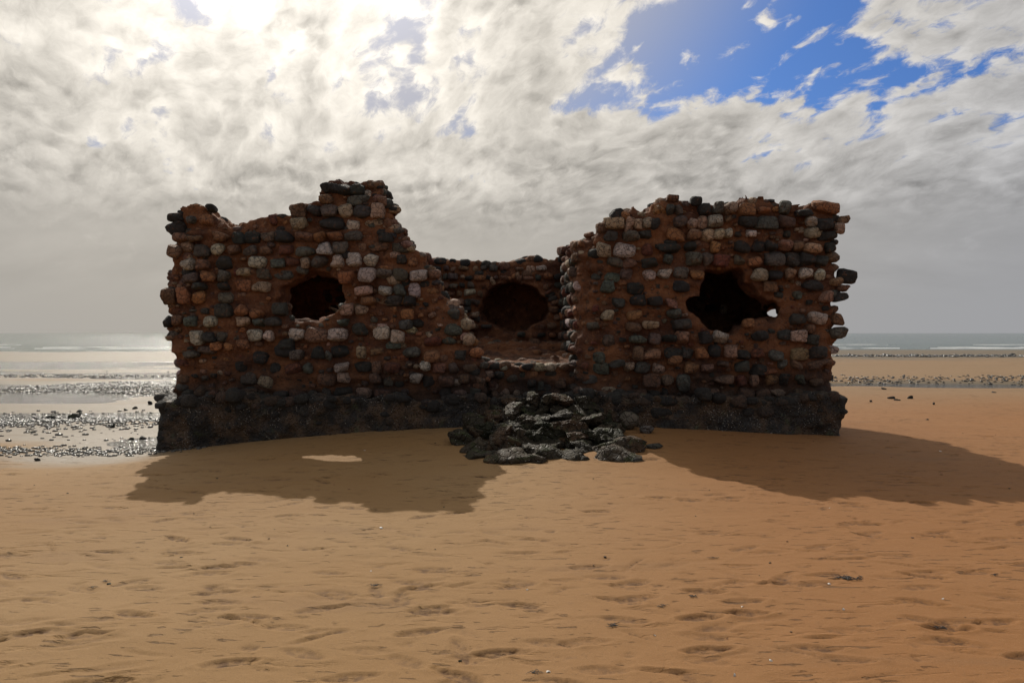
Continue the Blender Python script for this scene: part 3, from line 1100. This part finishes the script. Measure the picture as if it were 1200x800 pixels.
# the other faces of the towers, seen from a step aside or from behind
courses(WL, sdL, 11.5, 14.5, 0.8, 3.6, 'x', -5.2, -1)
courses(WL, sdL, 11.6, 14.5, 1.3, 3.2, 'x', -1.95, 1)
courses(WL, sdL, -5.1, -2.0, 0.8, 3.2, 'y', 14.6, 1)
courses(WL, sdL, -4.6, -2.6, 0.9, 3.1, 'y', 14.0, -1)
courses(WR, sdR, 11.5, 14.5, 0.8, 3.6, 'x', 4.95, 1)
courses(WR, sdR, 11.5, 14.5, 1.2, 3.5, 'x', 1.02, -1, skip=0.1)
courses(WR, sdR, 1.2, 4.9, 0.8, 3.3, 'y', 14.6, 1)
courses(WR, sdR, 1.7, 4.3, 0.9, 2.9, 'y', 14.0, -1)
courses(WB, sdB, -2.2, 1.25, 1.45, 3.05, 'y', 14.4, -1, skip=0.10, step=0.16, size=(0.10, 0.24), hh=(0.09, 0.15))
courses(WB, sdB, -2.2, 1.25, 0.8, 3.05, 'y', 15.0, 1)
courses(WP, sdP, -1.4, 1.15, 0.66, 1.15, 'y', 11.52, -1, skip=0.08, step=0.17, size=(0.11, 0.26), hh=(0.10, 0.17))
# voussoirs round the niche
for k in range(13):
    a = math.pi * (-0.05 + 1.10 * rng.random())
    cx, cz = (603 - 600) * 14.4 / FPX + rng.uniform(0.74, 0.82) * math.cos(a), EYE + 27 * 14.4 / FPX + rng.uniform(0.60, 0.70) * math.sin(a)
    P, F = rock_shape(2, 0.6, 3, 0.08)
    P = P * np.array([0.05, 0.12, 0.085]) * rng.uniform(0.7, 1.25)
    b = math.pi / 2 - a
    P = np.stack([P[:, 0] * math.cos(b) + P[:, 2] * math.sin(b), P[:, 1], -P[:, 0] * math.sin(b) + P[:, 2] * math.cos(b)], 1)
    WB.rk.add(P + np.array([cx, 14.42, cz]), F, jitter_col('TQBOG'[rng.integers(5)]))


def crest(wall, V, F, test, spacing, size, kinds=KF, cap=400, sink=0.25):
    N = vert_normals(V, F)
    idx = np.where(test(V, N))[0]
    rng.shuffle(idx)
    chosen = []
    for i in idx:
        p = V[i]
        if all((p[0] - q[0])**2 + (p[1] - q[1])**2 + (p[2] - q[2])**2 > spacing**2 for q in chosen):
            chosen.append(p)
            w = rng.uniform(*size)
            S_, Fs = wall_stone(w, w * rng.uniform(0.55, 0.85), w * rng.uniform(0.7, 1.0), 2, 0.8)
            S_ = rot_z(S_, rng.uniform(-0.4, 0.4))
            wall.rk.add(S_ + p - N[i] * w * sink, Fs, jitter_col(kinds[rng.integers(len(kinds))]))
            if len(chosen) >= cap:
                break


# stones bedded in the broken wall tops, torn ends and the ledge of the footing
crest(WL, VL, FL, lambda V, N: (N[:, 2] > 0.55) & (V[:, 2] > 1.6), 0.19, (0.12, 0.22))
crest(WL, VL, FL, lambda V, N: (N[:, 0] > 0.3) & (V[:, 0] > -2.2) & (V[:, 2] > 0.8) & (V[:, 1] < 12.0), 0.15, (0.11, 0.25), sink=0.12)
crest(WL, VL, FL, lambda V, N: (N[:, 0] < -0.6) & (V[:, 0] < -4.9) & (V[:, 1] < 12.0), 0.18, (0.12, 0.23), sink=0.22)
crest(WR, VR, FR, lambda V, N: (N[:, 2] > 0.55) & (V[:, 2] > 2.9), 0.19, (0.12, 0.22))
crest(WR, VR, FR, lambda V, N: (N[:, 0] > 0.6) & (V[:, 0] > 4.7) & (V[:, 1] < 12.0), 0.18, (0.12, 0.25), sink=0.17)
crest(WR, VR, FR, lambda V, N: (N[:, 0] < -0.5) & (V[:, 0] < 1.3) & (V[:, 1] < 12.0), 0.22, (0.12, 0.2))
crest(WB, VB, FB, lambda V, N: (N[:, 2] > 0.55) & (V[:, 2] > 2.8), 0.16, (0.14, 0.26), kinds='DDKGB')
crest(WP, VP, FP, lambda V, N: (N[:, 2] > 0.55) & (V[:, 2] > 1.0), 0.24, (0.10, 0.22), kinds='BBGQOT', sink=0.22)
crest(WP, VP, FP, lambda V, N: (N[:, 1] < -0.4) & (V[:, 2] > 0.7) & (V[:, 1] < 11.9), 0.19, (0.12, 0.24), kinds='DKGBBQOTP', sink=0.15)
crest(WP, VP, FP, lambda V, N: (N[:, 2] > 0.4) & (V[:, 2] > 1.0) & (V[:, 1] < 11.9), 0.17, (0.12, 0.24), kinds='DKGBBQT', sink=0.12)
crest(WF, VF_, FF, lambda V, N: (N[:, 2] > 0.4) & (V[:, 2] > 0.45) & (V[:, 1] < 11.5) & (np.abs(V[:, 0] + 0.15) < 5.0), 0.17, (0.15, 0.28), kinds='DDKKGB', sink=0.24)
crest(WF, VF_, FF, lambda V, N: (N[:, 1] < -0.5) & (V[:, 2] > 0.42) & (V[:, 1] < 11.5), 0.24, (0.13, 0.25), kinds='DDKKB', sink=0.3)
crest(WF, VF_, FF, lambda V, N: (N[:, 1] < -0.5) & (V[:, 2] > 0.0) & (V[:, 1] < 11.5), 0.27, (0.08, 0.20), kinds='DDKKBU', sink=0.36)
for w in (WL, WR, WB, WP, WF):
    w.finish()


# ------------------------------------------------------------------ loose rocks
def loose_rock(name, x, y, z, sx_, sy_, sz_, kind, label, cat, group=None, yaw=0.0, sub=3, mat=None, tilt=0.15, chops=7, rough=0.13):
    P, F = rock_shape(sub, rng.uniform(0.7, 0.95), chops, rough, chop_at=(0.42, 0.85))
    P = rand_rot(P * np.array([sx_ / 2, sy_ / 2, sz_ / 2]), tilt)
    P = rot_z(P, yaw)
    c = jitter_col(kind) if isinstance(kind, str) else np.array(kind)
    o = link(name, make_mesh(name, P, F, [mat or M_WET], np.tile(c, (len(P), 1))))
    o.location = (x, y, z)
    return tag(o, label, cat, group)


def at_ground(px, py):
    """point of the sand under a pixel of the photograph"""
    y = EYE * FPX / max(py - 390, 4)
    for _ in range(30):
        x = (px - 600) * y / FPX
        y = 0.5 * y + 0.5 * (EYE - tz(x, y)) * FPX / max(py - 390, 4)
    return (px - 600) * y / FPX, y


HEAP = 'rocks of the rubble heap before the gap'
ORD = ['first', 'second', 'third', 'fourth', 'fifth', 'sixth', 'seventh', 'eighth', 'ninth', 'tenth', 'eleventh', 'twelfth', 'thirteenth', 'fourteenth']
rows = [  # name of the row, depth, x from, x to, how many, height, size
    ('front row', 9.22, -0.40, 1.46, 11, 0.00, (0.30, 0.50)),
    ('second row', 9.55, -0.64, 1.60, 12, 0.07, (0.30, 0.52)),
    ('third row', 9.88, -0.70, 1.66, 13, 0.14, (0.28, 0.50)),
    ('fourth row', 10.22, -0.72, 1.68, 13, 0.21, (0.26, 0.46)),
    ('fifth row', 10.55, -0.68, 1.56, 13, 0.27, (0.24, 0.42)),
    ('sixth row', 10.86, -0.40, 1.40, 12, 0.34, (0.20, 0.34)),
    ('top row', 11.05, -0.05, 1.20, 9, 0.47, (0.20, 0.32)),
]
for rn, yy, xa, xb, n, zb, sz in rows:
    for k in range(n):
        x = xa + (xb - xa) * (k + 0.5) / n + rng.normal(0, 0.04)
        y = yy + rng.normal(0, 0.11)
        s = rng.uniform(*sz)
        edge = abs((x - 0.45) / 1.25)
        z = tz(x, y) * 0.85 + zb * (1 - 0.55 * min(1, edge**2)) - 0.06 + rng.normal(0, 0.025)
        kd = [(0.032, 0.027, 0.016), (0.046, 0.037, 0.022), (0.060, 0.044, 0.026), (0.030, 0.029, 0.014), (0.078, 0.046, 0.024)][rng.integers(5)]
        o = loose_rock('rock', x, y, z, s * 1.30, s * 1.1, s * 0.64, kd,
                       'dark wet rock, %s from the left in the %s of the rubble heap' % (ORD[k], rn), 'rock', HEAP, yaw=0.45 + rng.normal(0, 0.45), tilt=0.30, chops=5, rough=0.24, sub=4)

x, y = at_ground(737, 503)
loose_rock('boulder', x, y, tz(x, y) + 0.11, 0.30, 0.28, 0.30, 'G', 'round smooth grey boulder against the footing, right of the rubble heap', 'rock', chops=2, rough=0.05)
x, y = at_ground(758, 507)
loose_rock('boulder', x, y, tz(x, y) + 0.05, 0.2, 0.18, 0.16, 'G', 'smaller grey stone touching the round boulder beside the rubble heap', 'rock', chops=3, rough=0.07)
x, y = at_ground(766, 525)
loose_rock('rock', x, y, tz(x, y) + 0.01, 0.34, 0.16, 0.09, 'K', 'flat dark stone lying alone on sunlit sand right of the heap', 'rock')
x, y = at_ground(745, 540)
loose_rock('rock', x, y, tz(x, y) + 0.01, 0.30, 0.14, 0.09, 'K', 'flat dark stone at the right foot of the rubble heap', 'rock')

# rocks far out on the flats
for (px, py, w, h, lab) in ((88, 490, 15, 7, 'black rock standing in the tide pool, largest of those left of the ruin'),
                            (61, 491, 14, 5, 'low black rock in the tide pool, next left of the largest one'),
                            (92, 483, 8, 3, 'small black rock in the pool just behind the largest one'),
                            (167, 515, 10, 5, 'black rock on wet sand close to the corner of the footing'),
                            (153, 515, 9, 3, 'flat dark rock on wet sand beside the black rock near the footing'),
                            (43, 540, 8, 4, 'lone black rock on the shingle line left of the ruin'),
                            (38, 507, 18, 3, 'long flat dark slab at the edge of the tide pool'),
                            (130, 501, 14, 4, 'dark flat rock on the wet flat between pool and footing'),
                            (157, 479, 8, 3, 'small dark rock far out in the pool near the footing'),
                            (147, 481, 7, 3, 'tiny dark rock far out in the pool, second from the footing'),
                            (175, 474, 6, 5, 'dark cobble just beyond the left corner of the footing'),
                            (1045, 467, 9, 4, 'dark rock on the sand beyond the ruin, left of a pair'),
                            (1067, 467, 7, 4, 'dark rock on the sand beyond the ruin, right of a pair'),
                            (1052, 469, 8, 2, 'flat dark rock lying between the two rocks beyond the ruin'),
                            (1036, 456, 6, 3, 'dark rock at the near edge of the runnel'),
                            (1095, 474, 4, 3, 'small lone dark stone on the open sand beyond the shadow'),
                            (1087, 492, 4, 2, 'small lone dark stone beside the edge of the tower shadow'),
                            (1021, 471, 3, 3, 'tiny dark stone between the ruin and the pair of rocks'),
                            (1165, 460, 5, 2, 'small flat dark stone by the runnel at the edge of view')):
    x, y = at_ground(px, py)
    s = y / FPX
    loose_rock('rock', x, y, tz(x, y) + h * s * 0.25, w * s, w * s * 0.8, h * s * 1.2, 'D', lab, 'rock', 'scattered rocks on the tidal flats', sub=3, yaw=rng.uniform(-.5, .5))


def scatter(name, pts, size, kinds, mat, label):
    rk = Rocks()
    for x, y in pts:
        s = rng.uniform(*size) * (1 + 0.5 * rng.random()**4)
        P, F = rock_shape(1, 0.85, 2, 0.1)
        P = rot_z(P * np.array([s * 0.7, s * 0.5, s * 0.32]), rng.uniform(0, 3.1))
        rk.add(P + np.array([x, y, tz(x, y) + s * 0.08]), F, jitter_col(kinds[rng.integers(len(kinds))]))
    o = link(name, rk.mesh(name, mat))
    return tag(o, label, 'pebbles', kind='stuff')


def region(n, x0, x1, y0, y1, fn):
    out = []
    while len(out) < n:
        x, y = rng.uniform(x0, x1), rng.uniform(y0, y1)
        if rng.random() < fn(x, y):
            out.append((x, y))
    return out


def left_patch(x, y):
    if x > -0.42 * y or x < -0.85 * y:
        return 0
    return max(0.0, math.exp(-((y - 26.5) / 3.0)**2) * (1.25 + 0.08 * x + 1.2 * float(vnoise(np.array([x * 0.2]), np.array([y * 0.5]), np.array([0.0]), 3)[0])))


scatter('pebbles', region(4600, -30, -6, 19, 34, left_patch), (0.04, 0.11), 'DDKKG', M_PEB, 'dark wet cobbles spread over the flats left of the ruin')
scatter('pebbles', region(2000, -14, -5.4, 13.4, 17.2, lambda x, y: (1.0 if -0.70 * y < x < -0.36 * y else 0) * math.exp(-((y - 15.2 - 0.1 * (x + 8)) / 0.9)**2)), (0.025, 0.075), 'DDKG', M_PEB,
        'glistening wet pebbles in the shallow water left of the ruin')
scatter('pebbles', region(900, -9, -4.6, 9.4, 12.2, lambda x, y: math.exp(-((y - (10.4 + 0.22 * (x + 9) )) / 0.40)**2)), (0.02, 0.06), 'DKGGQT', M_PEB,
        'fine shingle line on the sand left of the footing')
scatter('pebbles', region(170, -10.5, -4.6, 11.5, 17, lambda x, y: 1.0 if -0.72 * y < x < -0.44 * y else 0), (0.02, 0.07), 'DDKG', M_PEB, 'small dark stones on the wet sand left of the ruin')
scatter('pebbles', region(1500, 6, 32, 23, 31, lambda x, y: math.exp(-((y - 26.9 - 0.4 * math.sin(x * 0.3)) / 1.25)**2)), (0.04, 0.09), 'DKKGBB', M_PEB,
        'dark cobble bank along the far side of the runnel')
scatter('pebbles', region(1500, 10, 62, 52, 64, lambda x, y: (1 if x > 18 else .0) * math.exp(-((y - 57) / 1.6)**2)), (0.12, 0.26), 'DDKKG', M_PEB, 'far dark cobble ridge near the sea')
scatter('pebbles', region(110, -8, 9, 3.0, 12, lambda x, y: 1.0 if abs(x) < 0.72 * y else 0), (0.006, 0.018), 'DKBB', M_WET, 'tiny dark grit scattered over the sand')


# ------------------------------------------------------------------ surf
def foam_line(y0, seg, wid, seed, label):
    V, F = [], []
    n = 0
    for (xa, xb) in seg:
        xs = np.arange(xa, xb, 0.8)
        for i, x in enumerate(xs):
            f = fbm(np.array([x * 0.12]), np.array([seed * 1.0]), np.array([0.0]), 1.0, 3, seed)[0]
            w = wid * max(0.05, 0.7 + 0.9 * fbm(np.array([x * 0.5]), np.array([3.0]), np.array([0.0]), 1.0, 2, seed + 4)[0]) * math.sin(math.pi * (i + 0.5) / len(xs))**0.4
            yy = y0 + 1.6 * f
            V += [(x, yy - w, SEA_Z + 0.02), (x, yy - w * 0.3, SEA_Z + 0.07), (x, yy + w * 0.3, SEA_Z + 0.06), (x, yy + w, SEA_Z + 0.0)]
            if i:
                for k in range(3):
                    a = n + 4 * (i - 1) + k
                    F.append((a, a + 4, a + 5, a + 1))
        n += 4 * len(xs)
    o = link('surf', make_mesh('surf', V, F, [M_FOAM]))
    return tag(o, label, 'surf', kind='stuff')


foam_line(97, [(-90, -64), (-62, -30), (-28, 30), (33, 52), (55, 78)], 0.9, 3, 'nearest white surf line on the sea edge')
foam_line(104, [(-86, -70), (-66, -40), (36, 48), (60, 84)], 0.55, 8, 'second thin surf line further out')
foam_line(128, [(-100, -84), (50, 66), (80, 92)], 0.6, 12, 'broken crest of white foam far out')


# ------------------------------------------------------------------ small things on the beach
def tube_mesh(name, paths, mat):
    V, F, n = [], [], 0
    for pts, r0, r1 in paths:
        pts = np.asarray(pts, float)
        for i, p in enumerate(pts):
            d = pts[min(i + 1, len(pts) - 1)] - pts[max(i - 1, 0)]
            d /= np.linalg.norm(d) + 1e-9
            a = np.cross(d, (0.3, 0.2, 1.0))
            a /= np.linalg.norm(a) + 1e-9
            b = np.cross(d, a)
            r = r0 + (r1 - r0) * i / (len(pts) - 1)
            for k in range(6):
                q = k * math.pi / 3
                V.append(p + r * (a * math.cos(q) + b * math.sin(q)))
            if i:
                for k in range(6):
                    F.append((n + 6 * (i - 1) + k, n + 6 * (i - 1) + (k + 1) % 6, n + 6 * i + (k + 1) % 6, n + 6 * i + k))
        n += 6 * len(pts)
    return make_mesh(name, V, F, [mat])


def weed(px, py, size, label, n=9, flat=0.5):
    x, y = at_ground(px, py)
    size *= 0.55
    paths = []
    for _ in range(n):
        a = rng.uniform(0, 6.28)
        p = np.array([rng.normal(0, .25) * size, rng.normal(0, .15) * size, 0.008])
        pts = [p]
        for k in range(6):
            a += rng.normal(0, 0.7)
            p = p + np.array([math.cos(a) * 0.17 * size, math.sin(a) * 0.12 * size, 0])
            pts.append(np.array([p[0], p[1], 0.006 + abs(rng.normal(0, 0.12)) * size * flat]))
        paths.append((pts, 0.045 * size, 0.012 * size))
    o = link('seaweed', tube_mesh('seaweed', paths, M_WEED))
    o.location = (x, y, tz(x, y))
    return tag(o, label, 'seaweed', 'scraps of seaweed on the sand')


weed(993, 679, 0.17, 'largest dark seaweed clump, on open sand right of centre', 14)
weed(1105, 738, 0.10, 'small dark seaweed scrap near the lower right edge of the sand')
weed(812, 700, 0.08, 'small dark seaweed tuft left of the largest seaweed clump')
weed(720, 735, 0.10, 'dark seaweed knot with a ragged ring shape, lower of two neighbours')
weed(777, 712, 0.08, 'dark seaweed knot, upper right of two neighbours')
weed(626, 791, 0.08, 'dark seaweed knot beside a white shell at the bottom of the view')
weed(836, 655, 0.07, 'tiny dark seaweed bit on sand nearer the shadow of the squarer tower')
weed(1168, 405 + 270, 0.07, 'tiny dark seaweed bit at the far right of the sand')
weed(121, 563 + 120, 0.07, 'tiny dark seaweed scrap on the left part of the sand')
weed(437, 688, 0.09, 'dark seaweed scrap amid deep footprints left of centre')
weed(108, 690, 0.06, 'smallest dark seaweed scrap next to one on the left sand')


def shell(px, py, s, label, group='white shell fragments on the sand'):
    x, y = at_ground(px, py)
    s = s * 0.75
    V, F = [], []
    nr, na = 5, 14
    for i in range(nr + 1):
        for k in range(na + 1):
            a = math.pi * (-0.08 + 1.16 * k / na)
            r = s * i / nr * (1 + 0.05 * math.cos(k * math.pi))
            V.append((r * math.cos(a), r * math.sin(a) - 0.3 * s, 0.42 * s * (1 - (i / nr)**2) + 0.02 * s * math.cos(k * math.pi)))
    for i in range(nr):
        for k in range(na):
            a = i * (na + 1) + k
            F.append((a, a + 1, a + na + 2, a + na + 1))
    V = np.array(V)
    V2 = V - np.array([0, 0, 0.08 * s])
    n = len(V)
    Fb = [(d + n, c + n, b + n, a + n) for a, b, c, d in F]
    o = link('shell', make_mesh('shell', np.concatenate([V, V2]), F + Fb, [M_SHELL]))
    o.location = (x, y, tz(x, y) + 0.002)
    o.rotation_euler = (rng.normal(0, .3), rng.normal(0, .3), rng.uniform(0, 6.28))
    return tag(o, label, 'shell', group)


for (px, py, s, lab) in ((643, 789, 0.016, 'white shell beside a seaweed knot at the bottom of the view'),
                         (990, 715, 0.016, 'white shell on sand just below the largest seaweed clump'),
                         (446, 619, 0.024, 'white shell sliver just outside the tip of the left shadow'),
                         (905, 776, 0.013, None), (1107, 703, 0.012, None), (871, 712, 0.012, None), (618, 692, 0.011, None), (434, 670, 0.012, None),
                         (973, 685, 0.014, None), (696, 663, 0.010, None), (768, 746, 0.012, None), (862, 793, 0.012, None),
                         (336, 640, 0.012, None), (1103, 529, 0.024, 'white shell glinting in the shadow of the squarer tower'),
                         (427, 528, 0.02, 'white shell in the shade near the star-shaped patch of sunlight'), (973, 596, 0.014, None)):
    shell(px, py, s, lab or 'tiny white shell fragment lying alone on open sand')


def sill_weed(px, py, label):
    s = YF / FPX
    x, z = (px - 600) * s, EYE + (390 - py) * s
    paths = []
    for _ in range(9):
        a = rng.uniform(0.2, 2.9)
        p = np.array([0, 0, 0.0])
        pts = [p]
        for k in range(5):
            a += rng.normal(0, 0.35)
            p = p + np.array([math.cos(a) * 0.035, rng.normal(-0.012, 0.012), math.sin(a) * 0.02])
            pts.append(p)
        paths.append((pts, 0.005, 0.0015))
    o = link('dry_plant', tube_mesh('dry_plant', paths, M_TWIG))
    o.location = (x, YF - 0.10, z)
    return tag(o, label, 'plant')


sill_weed(400, 364, 'dry leafless stems sprouting at the corner of the dark window')
sill_weed(449, 356, 'dry leafless stems sprouting between stones right of the dark window')
